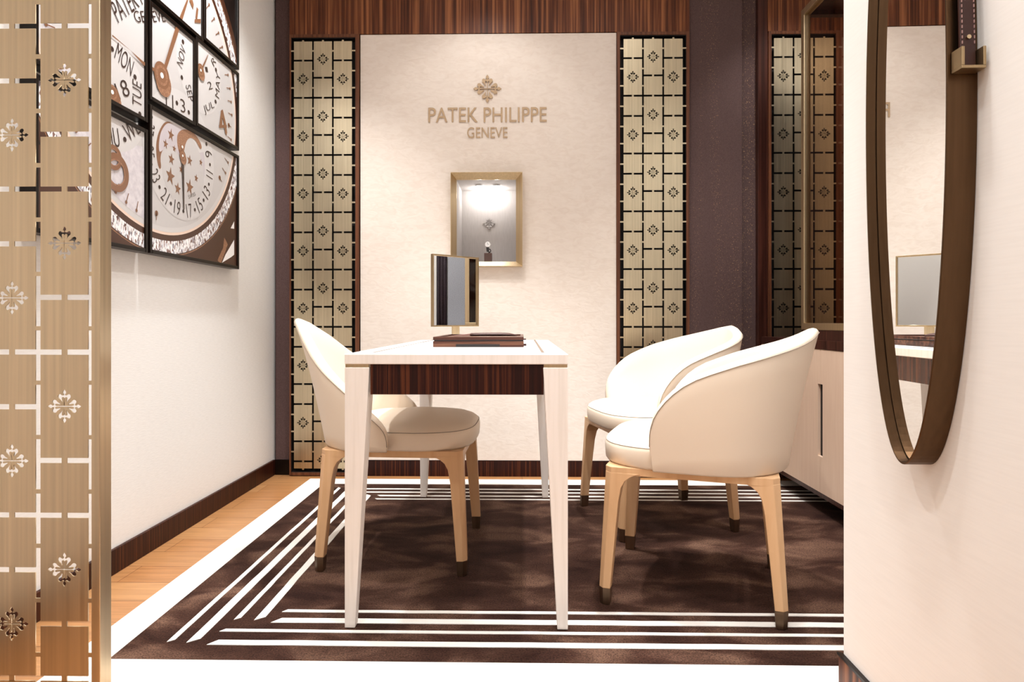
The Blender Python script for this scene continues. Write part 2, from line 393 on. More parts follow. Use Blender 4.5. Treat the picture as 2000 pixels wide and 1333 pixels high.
e = raised_emblem('wall_emblem', .0755, .008, M['sign_gold'], .001); e.location = (-.1876, 3.304, 2.0905)
tag(e, 'raised gold cross-shaped emblem above the lettering on cream panel', 'emblem')

# ------------------------------------------------------------ lit display niche
t = thing('display_niche', 'gold framed lit display niche set into the cream panel', 'display niche', (-.192, 3.308, 1.125))
cx, cz = .192, -1.125
def W(b, dx=.192, dy=-3.308, dz=-1.125): b.transform(Matrix.Translation((dx, dy, dz))); return b
ox0, ox1, oz0, oz1 = -.3815, .0015, 1.1300, 1.632
ix0, ix1, iz0, iz1 = -.3530, -.0335, 1.1590, 1.600
bm = bmesh.new(); Yf, Yi, Yb = 3.262, 3.300, 3.312
o = [(ox0, oz0), (ox1, oz0), (ox1, oz1), (ox0, oz1)]; i = [(ix0, iz0), (ix1, iz0), (ix1, iz1), (ix0, iz1)]
i2 = [(x + (.002 if x < -.2 else -.002), z + (.002 if z < 1.4 else -.002)) for x, z in o]
loft(bm, [[(x, Yb, z) for x, z in o], [(x, Yf, z) for x, z in o], [(x, Yf, z) for x, z in i2], [(x, Yi, z) for x, z in i], [(x, Yb, z) for x, z in i]], cap=False)
link('gold_frame', W(bm), M['gold'], t)
bm = bmesh.new(); yb = 3.585
def quad(bm, *p): bm.faces.new([bm.verts.new(q) for q in p])
quad(bm, (ix0, yb, iz0), (ix1, yb, iz0), (ix1, yb, iz1), (ix0, yb, iz1))
for (a, b) in ((i[0], i[1]), (i[1], i[2]), (i[2], i[3]), (i[3], i[0])): quad(bm, (a[0], Yb - .004, a[1]), (b[0], Yb - .004, b[1]), (b[0], yb, b[1]), (a[0], yb, a[1]))
bmesh.ops.remove_doubles(bm, verts=bm.verts, dist=1e-5)
o = link('fabric_lining', W(bm), M['niche_grey'], t); sm = o.modifiers.new('s', 'SOLIDIFY'); sm.thickness = .001
e = raised_emblem('emblem', .037, .006, M['niche_grey'], .0008); e.location = (-.193 + .192, yb - 3.308 - .005, 1.412 - 1.125); e.parent = t
for x in (-.243, -.144):
    bm = bmesh.new(); cyl(bm, (x, 3.43, 1.5935), .019, .006, 24); f = link('spotlight', W(bm), M['chrome'], t, bevel=.001)
    bm = bmesh.new(); cyl(bm, (x, 3.43, 1.592), .013, .002, 20); link('bulb', W(bm), M['lamp'], f)
    l = bpy.data.lights.new('niche_bulb_light', 'POINT'); l.energy = .75; l.shadow_soft_size = .012; l.color = (1, .985, .96)
    lo = bpy.data.objects.new('niche_bulb_light', l); C.objects.link(lo); lo.location = (x, 3.515, 1.572)

t = thing('watch_stand', 'brown block stand with curved clip inside the lit niche', 'stand', (-.190, 3.43, 1.1602))
link('block', boxes((-.0215, .0215, -.02, .02, 0, .058)), M['plinth_brown'], t, bevel=.002)
bm = bmesh.new(); tube(bm, [(.004 + .010 * math.cos(a), 0, .072 + .010 * math.sin(a)) for a in [R(d) for d in range(250, 470, 20)]] + [(.001, 0, .088)], .0028, 8)
link('clip', bm, M['black_frame'], t, smooth=True)
t = thing('wristwatch', 'white-faced wristwatch on black strap held by the stand in the niche', 'watch', (-.193, 3.428, 1.2475))
bm = bmesh.new(); cyl(bm, (0, -.004, .020), .0155, .009, 24, 'y'); cyl(bm, (.0165, .001, .021), .003, .004, 8, 'x'); link('case', bm, M['chrome'], t, bevel=.001)
bm = bmesh.new(); cyl(bm, (0, -.0055, .020), .0138, .002, 24, 'y'); link('dial', bm, M['dial_white'], t)
bm = bmesh.new(); loft(bm, [[(x + dx, y, z) for x, y in ((-.0075, -.003), (.0075, -.003), (.0075, .001), (-.0075, .001))] for dx, y0, z in ((0, 0, .006), (0, 0, -.004), (.001, .0, -.014), (.003, 0, -.022))]); link('strap', bm, M['strap_black'], t)
bm = bmesh.new(); box(bm, -.0006, .0006, -.007, -.0058, .020, .030); box(bm, 0, .007, -.007, -.0058, .0195, .0205); link('hands', bm, M['strap_black'], t)

# ------------------------------------------------------------ rug
RX0, RX1, RY0, RY1, RT = -1.113, 1.713, 1.385, 3.205, .012
t = thing('area_rug', 'brown pile rug with ivory border and ivory line pattern under desk and chairs', 'rug', (.3, 2.3, 0))
def WR(b): b.transform(Matrix.Translation((-.3, -2.3, 0))); return b
dx0, dx1, dy0, dy1 = -1.010, 1.690, 1.486, 3.105
link('brown_field', WR(boxes((dx0, dx1, dy0, dy1, .001, RT))), M['rug_brown'], t)
link('ivory_border', WR(boxes((RX0, dx0 - .0005, RY0, RY1, .001, RT + .001), (dx1 + .0005, RX1, RY0, RY1, .001, RT + .001), (dx0 - .0005, dx1 + .0005, RY0, dy0 - .0005, .001, RT + .001), (dx0 - .0005, dx1 + .0005, dy1 + .0005, RY1, .001, RT + .001))), M['rug_white'], t, bevel=.003)
bm = bmesh.new()
def stripe(p):   # polygon with mitred ends, slightly wavy edges
    loft(bm, [[(x, y, RT - .004) for x, y in p], [(x, y, RT + .0015) for x, y in p]])
def hs(x0, x1, y, wd, m0, m1):
    k = 24; lo = []; hi = []
    for q in range(k + 1):
        u = q / k; j = random.uniform(-.0008, .0008)
        lo.append((x0 + (m0[0]) + (x1 + m1[0] - x0 - m0[0]) * u, y - wd / 2 + j)); hi.append((x0 + m0[1] + (x1 + m1[1] - x0 - m0[1]) * u, y + wd / 2 + j))
    for a in range(k): stripe([lo[a], lo[a + 1], hi[a + 1], hi[a]])
def vs(y0, y1, x, wd, m0, m1):
    k = 24; lo = []; hi = []
    for q in range(k + 1):
        u = q / k; j = random.uniform(-.0008, .0008)
        lo.append((x - wd / 2 + j, y0 + m0[0] + (y1 + m1[0] - y0 - m0[0]) * u)); hi.append((x + wd / 2 + j, y0 + m0[1] + (y1 + m1[1] - y0 - m0[1]) * u))
    for a in range(k): stripe([lo[a], lo[a + 1], hi[a + 1], hi[a]])
cxr = .42
for sgn in (0,):
    f = (lambda v: v) if sgn == 0 else (lambda v: 2 * cxr - v)
    for x, wd, ya, yb_ in ((-.906, .015, 1.570, 3.030), (-.848, .026, 1.572, 3.030), (-.789, .015, 1.690, 2.905), (-.728, .024, 1.692, 2.905)):
        m = (-wd * .4, wd * .4) if sgn == 0 else (wd * .4, -wd * .4)
        vs(ya, yb_, f(x), wd, m, (-m[0], -m[1]))
for y, wd, xa in ((1.565, .024, -.795), (1.626, .014, -.800), (1.683, .026, -.678), (1.7385, .015, -.676), (3.012, .018, -.795), (2.955, .018, -.80), (2.895, .020, -.68), (2.842, .015, -.68)):
    s = 1 if y < 2.3 else -1
    hs(xa, 2 * cxr - xa, y, wd, (-wd * .4 * s, wd * .4 * s), (wd * .4 * s, -wd * .4 * s))
link('ivory_stripes', WR(bm), M['rug_white'], t)
RZ = RT + .0018

# ------------------------------------------------------------ desk
t = thing('desk', 'white lacquered desk with dark striped wood apron and tapered legs', 'desk', (-.1775, 2.27, RZ))
x0, x1, y0, y1 = -.300, .300, -.628, .628; TZ = .750 - RZ
bm = boxes((x0, x1, y0, y1, TZ - .0275, TZ)); link('tabletop', bm, M['table_white'], t, bevel=.002)
bx0, bx1, by0, by1 = x0 + .056, x1 - .060, y0 + .085, y1 - .02
link('inlay_line', boxes((bx0, bx0 + .009, by0, by1, TZ - .001, TZ + .0010), (bx1 - .009, bx1, by0, by1, TZ - .001, TZ + .0010)), M['inlay'], t)
link('leather_inset', boxes((bx0 + .009, bx1 - .009, by0, by1, TZ - .001, TZ + .0004)), M['table_top_glass'], t)
lw0, lw1 = .066, .028
for sx in (-1, 1):
    for sy in (-1, 1):
        bm = bmesh.new(); rings = []
        for z, wv in ((0, lw1), (TZ - .036, lw0)):
            xo = sx * .2995; yo = sy * .6275; xi = xo - sx * wv; yi = yo - sy * wv
            rings.append([(xo, yo, z), (xi, yo, z), (xi, yi, z), (xo, yi, z)])
        loft(bm, rings); lg = link('leg', bm, M['table_white'], t, bevel=.0015)
        xo = sx * .298; yo = sy * .626
        c = boxes((min(xo, xo - sx * .063), max(xo, xo - sx * .063), min(yo, yo - sy * .063), max(yo, yo - sy * .063), TZ - .0365, TZ - .027))
        link('brass_band', c, M['gold'], lg)
link('front_apron', boxes((-.231, .235, -.6235, -.606, TZ - .109, TZ - .0272)), M['macassar_red'], t)
link('rear_apron', boxes((-.235, .235, .606, .6235, TZ - .109, TZ - .0272)), M['macassar_red'], t)
M['mac_side'] = wood('macassar_side', (.017, .004, .003), (.045, .011, .007), (.11, .036, .018), rough=.25)
for sx in (-1, 1): link('side_apron', boxes((min(sx * .278, sx * .2955), max(sx * .278, sx * .2955), -.5615, .5615, TZ - .109, TZ - .0272)), M['mac_side'], t)

# things on the desk
DZ = .7506
t = thing('presentation_tray', 'two-tier dark striped wood tray lying on the white desk', 'tray', (-.148, 2.335, DZ))
a0, a1, b0, b1 = -.154, .153, -.260, .185
link('lower_tier', boxes((a0, a1, b0, b1, 0, .020)), M['macassar_y'], t, bevel=.0012)
link('groove', boxes((a0 + .003, a1 - .003, b0 + .003, b1 - .003, .020, .0235)), M['black'], t)
link('upper_tier', boxes((a0, a1, b0, b0 + .012, .0235, .0345), (a0, a1, b1 - .012, b1, .0235, .0345), (a0, a0 + .012, b0 + .012, b1 - .012, .0235, .0345), (a1 - .012, a1, b0 + .012, b1 - .012, .0235, .0345), (a0 + .012, a1 - .012, b0 + .012, b1 - .012, .0235, .029)), M['macassar_y'], t, bevel=.001)
link('finger_recess', boxes((a0 + .078, a0 + .226, b0 - .0006, b0 + .01, .0008, .010)), M['black'], t)
link('pull_tab', boxes((a1 - .001, a1 + .009, b0 + .012, b0 + .032, .004, .011), (a1 - .001, a1 + .008, b0 + .012, b0 + .028, .0245, .0285)), M['leather_brown'], t)
t = thing('leather_case', 'slim dark leather pouch with pinkish flap lying on the tray', 'case', (-.128, 2.19, DZ + .0347))
bm = bmesh.new(); rings = []
for k in range(13):
    u = k / 12; x = -.055 + .165 * u; wv = .034 * (1 - .75 * max(0, (u - .8) / .2) ** 2); hh = .0125 * (1 - .65 * max(0, (u - .75) / .25) ** 2) * (.85 + .15 * math.sin(u * 3))
    rings.append([(x, wv * math.cos(a), hh / 2 + hh / 2 * math.sin(a)) for a in [q * PI / 8 for q in range(16)]])
loft(bm, rings); link('pouch', bm, M['leather_brown'], t, smooth=True)
bm = bmesh.new(); loft(bm, [[(-.056, -.033, .001), (-.056, .03, .001), (-.056, .03, .009), (-.056, -.033, .009)], [(-.118, -.02, .0), (-.118, .03, .0), (-.118, .03, .0015), (-.118, -.02, .0015)]]); link('flap', bm, M['leather_pink'], t)

MR = R(42)
t = thing('desk_mirror', 'small rectangular gold framed mirror on a post, behind the tray on the desk', 'mirror', (-.278, 2.60, DZ), MR)
# local: face looks along -y
mw, mh, mz = .1200, .1505, .2155
f = boxes((-mw, mw, .0, .016, mz - mh, mz - mh + .006), (-mw, mw, 0, .016, mz + mh - .006, mz + mh), (-mw, -mw + .006, 0, .016, mz - mh + .006, mz + mh - .006), (mw - .006, mw, 0, .016, mz - mh + .006, mz + mh - .006), (-mw + .005, mw - .005, .012, .0155, mz - mh + .005, mz + mh - .005))
link('frame', f, M['gold_dark'], t, bevel=.0008)
link('mirror_glass', boxes((-mw + .006, mw - .006, .008, .0119, mz - mh + .006, mz + mh - .006)), M['mirror'], t)
link('post', boxes((-.018, .018, .003, .011, .006, mz - mh)), M['gold'], t, bevel=.001)
link('base_plate', boxes((-.04, .04, -.02, .03, 0, .006)), M['gold'], t, bevel=.001)

# ------------------------------------------------------------ tub chairs (local +x is the way the sitter faces)
def chair(name, label, heading, loc, armx, Hpts, lean, group, lower=False, leg_m=None):
    t = thing(name, label, 'chair', (*loc, RZ), heading, group)
    SB = .400                                              # underside of upholstery above the rug
    # plan path of the shell's outside, near arm (-y) round the back to far arm (+y)
    def plan(n, hx, hy, ax):
        pts = [(ax, -hy)]
        for k in range(n + 1):
            a = -PI / 2 - PI * k / n
            cx_, cy_ = math.cos(a), math.sin(a); ex = 2 / 2.35
            pts.append((-.02 + hx * -abs(cx_) ** ex, hy * math.copysign(abs(cy_) ** ex, cy_)))
        pts.append((ax, hy)); return [Vector((x, y)) for x, y in pts]
    raw = plan(40, .245, .262, armx)
    # resample by arc length
    L_ = [0]
    for a, b in zip(raw, raw[1:]): L_.append(L_[-1] + (b - a).length)
    tot = L_[-1]
    def at(s):
        s = max(0, min(tot, s)); k = 0
        while k < len(L_) - 2 and L_[k + 1] < s: k += 1
        u = (s - L_[k]) / max(1e-9, L_[k + 1] - L_[k]); return raw[k].lerp(raw[k + 1], u)
    half = tot / 2
    sam = [0, .003, .008, .016, .028, .045, .065, .09, .12, .155]
    q = .19
    while q < half - .01: sam.append(q); q += .03
    sam = sam + [half] + [tot - s for s in sam[::-1]]
    def interp(d, P):
        for (a, b), (c, e_) in zip(P, P[1:]):
            if d <= c:
                u = (d - a) / (c - a); u = max(0, u); return b + (e_ - b) * u
        return P[-1][1]
    rings = []; seam_pts = []; rim_pts = []
    for s in sam:
        d = min(s, tot - s); p = at(s); tg = (at(s + .012) - at(s - .012)).normalized(); nrm = Vector((tg.y, -tg.x))
        if nrm.dot(p - Vector((0, 0))) < 0: nrm = -nrm
        H = interp(d, Hpts) - RZ; fr = d / half
        ln = lean[0] + (lean[1] - lean[0]) * (max(0, fr - .25) / .75) ** 1.3
        th = .045 if d > .05 else .016 + .029 * math.sqrt(d / .05)
        endf = max(0, 1 - d / .14)
        def O(z, off=0.0):
            u = (z - SB) / .46
            out = ln * u ** 1.15 - off + .012 * math.sin(min(1, max(0, u * 1.4)) * PI) * (1 - fr)
            v = p + nrm * out
            bul = armx_bulge * math.sin(min(1, max(0, (z - SB) / .23)) * PI * .62) * endf
            return (v.x + bul, v.y, z)
        prof = []
        zr = H
        for k in range(7): prof.append(O(SB + .006 + (zr - .016 - SB - .006) * k / 6))
        th_t = th * .86
        for a in (25, 60, 90, 120, 155):
            aa = R(a); z = zr - .016 + .016 * math.sin(aa); prof.append(O(z, th_t * (1 - math.cos(aa)) / 2))
        for k in range(6, -1, -1):
            z = SB + .006 + (zr - .016 - SB - .006) * k / 6; prof.append(O(z, th_t + (th - th_t) * (1 - k / 6)))
        b0_ = O(SB, .005); b1_ = O(SB, th - .005)
        rings.append([b0_] + prof + [b1_])
        x_, y_, z_ = O(zr - .013); nn = nrm * .0008; seam_pts.append((x_ + nn.x, y_ + nn.y, z_))
    bm = bmesh.new(); loft(bm, rings); link('shell', bm, M['leather'], t, smooth=True)
    bm = bmesh.new(); tube(bm, seam_pts, .0011, 5); link('seam', bm, M['seam'], t, smooth=True)
    # seat cushion
    def seat_plan(sc, dx=0):
        out = []
        for k in range(48):
            a = 2 * PI * k / 48; ex = 2 / 3.2
            c_, s_ = math.cos(a), math.sin(a); hx = .262 if c_ > 0 else .20
            x = .012 + hx * math.copysign(abs(c_) ** (ex if c_ > 0 else .5), c_); y = .246 * math.copysign(abs(s_) ** ex, s_)
            if x < -.02: y *= .84
            elif x < armx + .02: y *= .84 + .16 * max(0, (x + .02) / (armx + .04)) ** .8
            out.append((x * sc + dx, y * sc))
        return out
    sb = SB; zt = .474 - RZ
    rings = []
    for z, sc in ((sb, .972), (sb + .008, .992), (sb + .035, 1.0), (zt - .012, 1.0), (zt - .003, .992), (zt, .984), (zt + .004, .975), (zt + .014, .93), (zt + .022, .85), (zt + .028, .72), (zt + .032, .5), (zt + .034, .22)):
        rings.append([(x, y, z) for x, y in seat_plan(sc)])
    bm = bmesh.new(); loft(bm, rings); link('seat', bm, M['leather'], t, smooth=True)
    bm = bmesh.new(); tube(bm, [(x * 1.001, y * 1.001, zt) for x, y in seat_plan(.9865)], .0012, 5, closed=True); link('piping', bm, M['seam'], t, smooth=True)
    # wooden frame and legs
    fo = [(.244, .216), (.244, -.216), (.226, -.234), (-.212, -.222), (-.230, -.204), (-.230, .204), (-.212, .222), (.226, .234)]
    fi = [(x * .84, y * .82) for x, y in fo]
    bm = bmesh.new(); loft(bm, [[(*p, SB - .022) for p in fo], [(*p, SB) for p in fo], [(*p, SB) for p in fi], [(*p, SB - .022) for p in fi], [(*p, SB - .022) for p in fo]], cap=False)
    link('seat_frame', bm, M['maple'], t, bevel=.002)
    for (tx, ty, fx, fy) in ((.244, .234, .262, .248), (.244, -.234, .262, -.248), (-.230, .222, -.252, .232), (-.230, -.222, -.252, -.232)):
        sx = math.copysign(1, tx); sy = math.copysign(1, ty); rings = []
        for z, wv in ((SB - .016, .105), (SB - .021, .088), (SB - .028, .074), (SB - .040, .060), (SB - .060, .050), (SB - .10, .0445), (.20, .040), (.047, .034)):
            u = 1 - z / (SB - .01); ox, oy = tx + (fx - tx) * u, ty + (fy - ty) * u; c_ = .018 - .006 * u
            a, b = ox - sx * wv, oy - sy * wv
            rr = [(ox - sx * c_, oy), (a, oy), (a, b), (ox, b), (ox, oy - sy * c_)]
            rings.append([(x, y, z) for x, y in rr])
        bm = bmesh.new(); loft(bm, rings); lg = link('leg', bm, M['maple'], t, bevel=.002)
        lastr = rings[-1]; ctr = (sum(p[0] for p in lastr) / 5, sum(p[1] for p in lastr) / 5)
        bm = bmesh.new(); loft(bm, [[(ctr[0] + (p[0] - ctr[0]) * k + o_, ctr[1] + (p[1] - ctr[1]) * k, z) for p in lastr] for z, k, o_ in ((0, .86, 0), (.0472, 1.02, 0))])
        link('ferrule', bm, M['ferrule'], lg)
    return t
armx_bulge = .014
HR = [(0, .500), (.003, .530), (.008, .552), (.016, .578), (.028, .602), (.045, .627), (.065, .650), (.09, .672), (.12, .691), (.16, .709), (.22, .732), (.32, .764), (.42, .792), (.50, .813), (.58, .826), (.68, .831), (.9, .832)]
HL = [(0, .445), (.003, .462), (.008, .478), (.016, .494), (.028, .510), (.045, .527), (.065, .545), (.09, .580), (.12, .606), (.16, .640), (.22, .684), (.28, .732), (.34, .788), (.40, .835), (.48, .872), (.56, .887), (.8, .890)]
chair('tub_chair', 'ivory leather tub chair in right foreground facing the desk, shown side-on', R(161), (.548, 1.945), .102, HR, (.035, .100), 'ivory tub chairs right of the desk')
chair('tub_chair', 'ivory leather tub chair behind the foreground tub chair, nearer the back wall', R(193), (.565, 2.59), .115, HR, (.035, .115), 'ivory tub chairs right of the desk')
armx_bulge = .022
chair('side_chair', 'ivory leather chair with low sloping arms tucked under left side of desk', R(-1.5), (-.432, 2.232), .0, HL, (.02, .155), None)

# ------------------------------------------------------------ sideboard and showcase on the right
X0 = 1.27
t = thing('sideboard', 'low beige sideboard with dark wood top and slot handles along right wall', 'sideboard', (X0, 2.4, 0))
def WS(b): b.transform(Matrix.Translation((-X0, -2.4, 0))); return b
link('body', WS(boxes((X0 + .02, 1.715, 1.50, 3.285, .108, .718))), M['cab_beige'], t)
for y0_, y1_ in ((2.6415, 3.298), (1.985, 2.6405), (1.50, 1.984)):
    pass
ysl = 2.6415
def door(ya, yb_, slot):
    bm = bmesh.new(); zs = (.108, .262, .57, .7175)
    if slot == 'lo':   # slot on near edge side ya
        s0, s1 = ya, ya + .020
        box(bm, X0, X0 + .0195, s1, yb_, *((.108, .7175))); box(bm, X0, X0 + .0195, s0, s1, .108, .262); box(bm, X0, X0 + .0195, s0, s1, .57, .7175)
    elif slot == 'hi':
        s0, s1 = yb_ - .020, yb_
        box(bm, X0, X0 + .0195, ya, s0, .108, .7175); box(bm, X0, X0 + .0195, s0, s1, .108, .262); box(bm, X0, X0 + .0195, s0, s1, .57, .7175)
    else: box(bm, X0, X0 + .0195, ya, yb_, .108, .7175)
    bmesh.ops.remove_doubles(bm, verts=bm.verts, dist=1e-6)
    d = link('door', WS(bm), M['cab_beige'], t)
    if slot:
        h = link('slot_handle', WS(boxes((X0 + .012, X0 + .0198, s0, s1, .262, .57))), M['black'], d)
door(ysl + .001, 3.283, 'lo'); door(1.985, ysl - .001, 'hi'); door(1.50, 1.983, 'lo')
link('bottom_rail', WS(boxes((X0 + .001, 1.71, 1.50, 3.285, .088, .1078))), M['dark_wood'], t, bevel=.001)
link('plinth', WS(boxes((X0 + .16, 1.70, 1.55, 3.20, .0145, .088))), M['black'], t)
link('dark_top', WS(boxes((X0 - .002, 1.715, 1.495, 3.286, .718, .757))), M['dark_wood'], t, bevel=.0015)
t = thing('showcase', 'tall gold framed smoked glass showcase standing on the dark-topped sideboard', 'showcase', (X0, 2.6, .757))
def WC(b): b.transform(Matrix.Translation((-X0, -2.6, -.757))); return b
ya, yb_, za, zb_, xb = 2.335, 2.822, .800, 2.252, 1.66
link('base', WC(boxes((X0 + .002, xb + .02, ya, yb_ - .004, .7575, .800))), M['dark_wood'], t)
def bar(*b): return b
fw = .030
fr = boxes((X0, X0 + .03, ya, yb_, za, za + fw), (X0, X0 + .03, ya, yb_, zb_ - fw, zb_), (X0, X0 + .03, ya, ya + fw, za + fw, zb_ - fw), (X0, X0 + .03, yb_ - fw, yb_, za + fw, zb_ - fw))
link('front_frame', WC(fr), M['gold'], t, bevel=.002)
fr = boxes((X0 + .03, xb, yb_ - fw, yb_, zb_ - fw, zb_), (X0 + .03, xb, yb_ - .014, yb_, za, za + .01), (xb - .02, xb + .02, ya, yb_, za, zb_), (X0 + .03, xb, ya, yb_ - fw, zb_ - .01, zb_), (X0 + .03, xb, ya, ya + .02, za, zb_ - .01))
link('cabinet_body', WC(fr), M['dark_wood'], t)
link('front_pane', WC(boxes((X0 + .010, X0 + .014, ya + fw, yb_ - fw, za + fw, zb_ - fw))), M['smoked'], t)

# soft furnishings on the right wall beyond the showcase, seen in the small desk mirror
def cur():
    bm = bmesh.new(); ys = [2.035 + .004 * k for k in range(20)]
    loft(bm, [[(1.700 + .006 * math.sin(y * 260), y, z) for y in ys] for z in (.76, 2.6)], cap=False, closed=False); return bm
t = tag(link('curtain', cur(), M['curtain'], smooth=True), 'mauve pleated curtain on right wall, seen only in the small desk mirror', 'curtain')
sm = t.modifiers.new('s', 'SOLIDIFY'); sm.thickness = .003
tag(link('fabric_panel', boxes((1.700, 1.7195, 2.118, 2.34, .7575, 2.6)), M['fabric_grey']), 'pale blue-grey fabric panel on right wall, seen only in the small desk mirror', 'panel')
struct('trim_5', boxes((1.700, 1.7195, 1.80, 2.030, .7575, 2.6)), M['wall_white'])

# ------------------------------------------------------------ oval wall mirror with strap
MY = 1.0725; MZ = 1.206; AY = .1165; AZ = .615; DP = .046
t = thing('oval_mirror', 'tall narrow oval mirror in dark bronze frame hanging from a leather strap', 'mirror', (wx(MY), MY, MZ), -TH)
# local: +x into wall, y along wall, z up. wall at x=0
def ring(ay, az, x, n=120): return [(x, ay * math.cos(2 * PI * k / n), az * math.sin(2 * PI * k / n)) for k in range(n)]
bm = bmesh.new(); th = .0035
rs = [ring(AY, AZ, -.001), ring(AY, AZ, -DP + .001), ring(AY - .001, AZ - .001, -DP), ring(AY - th, AZ - th, -DP), ring(AY - th, AZ - th, -.020)]
loft(bm, rs, cap=False); link('frame', bm, M['bronze'], t, smooth=False)
bm = bmesh.new(); bm.faces.new([bm.verts.new(p) for p in ring(AY - th - .0022, AZ - th - .0022, -.028)]); link('mirror_glass', bm, M['mirror'], t)
bm = bmesh.new(); bm.faces.new([bm.verts.new(p) for p in ring(AY - .002, AZ - .002, -.0235)]); link('backing', bm, M['black'], t)
# bracket and strap on the near side (local -y), the strap following the frame upwards
def side(z): return -AY * math.sqrt(max(0, 1 - (z / AZ) ** 2))
b0 = .012; yb0 = side(0) - .0008
bm = boxes((-.041, -.005, yb0 - .024, yb0, b0, b0 + .0045), (-.041, -.0365, yb0 - .024, yb0, b0 + .0045, b0 + .033), (-.0095, -.005, yb0 - .024, yb0, b0 + .0045, b0 + .033), (-.0365, -.0095, yb0 - .004, yb0, b0 + .0045, b0 + .020))
link('bracket', bm, M['gold_dark'], t, bevel=.0008)
bm = bmesh.new(); rings = []
for k in range(25):
    z = b0 + .006 + k / 24 * .56; y = side(z) - .009; 
    rings.append([(-.034, y - .0025, z), (-.011, y - .0025, z), (-.011, y + .0025, z), (-.034, y + .0025, z)])
loft(bm, rings); stp = link('strap', bm, M['leather_brown'], t, bevel=.001)
for x in (-.0315, -.0135):
    bm = bmesh.new()
    for k in range(64):
        z = b0 + .042 + k * .008; y = side(z) - .0119; box(bm, x - .0006, x + .0006, y - .0008, y + .0010, z, z + .0045)
    link('stitching', bm, M['thread'], stp)
bm = bmesh.new(); cyl(bm, (-.0225, side(.06) - .0142, b0 + .052), .0032, .003, 16, 'y'); link('rivet', bm, M['gold'], stp)

# ------------------------------------------------------------ pierced brass room divider in left foreground
t = thing('room_divider', 'brushed brass room divider pierced with cross emblems, at far left foreground', 'divider', (-.95, 1.15, 0))
tabs = [z for z in [1.3407 + .1032 * k + 0.0 for k in range(-14, 14)]]
xr = -.8675; xl = xr - .1010
cols = [(xl - .202 - (-.95), 0), (xl - .101 - (-.95), -.1025), (xl - (-.95), -.1025 if False else -.1038), (xr - (-.95), 0)]
cols = [(xr - .303 + .95, -.1038), (xr - .202 + .95, 0), (xr - .101 + .95, -.1038), (xr + .95, 0)]
sb = sheet(cols, .03, 2.60, 1.3935, .1040, .2055, .0100, .0912, tabs, .0100, .0325, cols[0][0] - .06, -.8120 + .95, .0020)
link('pierced_sheet', sb, M['brass'], t)
fr = boxes((-.8143 + .95, -.7980 + .95, -.003, .030, 0.0, 2.70), (-1.26 + .95, -.8143 + .95, -.003, .030, 2.62, 2.70), (-1.26 + .95, -.8143 + .95, -.003, .030, 0, .03), (-1.26 + .95, -1.235 + .95, -.003, .030, .03, 2.62))
link('frame', fr, M['brass'], t, bevel=.001)

# feature positions of the printed watch picture (metres: along the wall, height)
HUB = (2.2242, 1.7378)
MOONC = (2.3616, 1.4812)
DAYC = (1.9523, 1.5752)
MONC = (2.496, 1.8679)



CRES = [(2.2534, 1.5843), (2.2099, 1.5324), (2.1923, 1.4812), (2.1944, 1.4361), (2.2049, 1.4013), (2.217, 1.3918), (2.2249, 1.4022), (2.2185, 1.4342), (2.2278, 1.462), (2.2534, 1.484), (2.2833, 1.4968), (2.314, 1.4946), (2.336, 1.4787), (2.3536, 1.479), (2.3536, 1.5459), (2.3455, 1.579), (2.314, 1.5867)]
GREY = [(2.2608, 1.5782), (2.2242, 1.5368), (2.2099, 1.4947), (2.2099, 1.4528), (2.2278, 1.462), (2.2534, 1.484), (2.2833, 1.4968), (2.314, 1.4946), (2.336, 1.4787), (2.3536, 1.479), (2.378, 1.4991), (2.3821, 1.5318), (2.3987, 1.5593), (2.3616, 1.5885), (2.314, 1.5867)]
GOLD = [(2.3455, 1.4813), (2.3312, 1.5039), (2.3257, 1.5332), (2.3297, 1.5564), (2.3536, 1.5793), (2.3945, 1.5943), (2.4455, 1.5964), (2.4807, 1.5838), (2.5078, 1.5633), (2.506, 1.5462), (2.4915, 1.5455), (2.463, 1.5691), (2.4283, 1.5718), (2.4012, 1.5578), (2.3845, 1.5325), (2.3763, 1.5032), (2.3657, 1.489)]
STARS = [(2.2856, 1.5386, 0.026), (2.2511, 1.4949, 0.02), (2.3078, 1.4938, 0.015), (2.2886, 1.4485, 0.024), (2.2818, 1.3827, 0.036), (2.3536, 1.4264, 0.016), (2.3312, 1.3463, 0.026), (2.4155, 1.4765, 0.024), (2.4155, 1.3709, 0.034), (2.4648, 1.418, 0.018), (2.5005, 1.4912, 0.016)]
H_SMALL = [(2.3536, 1.479), (2.3714, 1.4838), (2.3747, 1.2734), (2.3681, 1.2722)]
H_MIN = [(2.2314, 1.764), (2.2534, 1.773), (2.3455, 1.9752), (2.4028, 2.1073), (2.3903, 2.1008), (2.314, 1.9578)]
H_HOUR = [(2.1888, 1.734), (2.1888, 1.7464), (2.1114, 1.7427), (1.9523, 1.7604), (1.9523, 1.7549), (2.0454, 1.7496), (2.1114, 1.7307)]
H_MON = [(2.4969, 1.873), (2.5124, 1.8794), (2.559, 1.9615), (2.5496, 1.9525)]
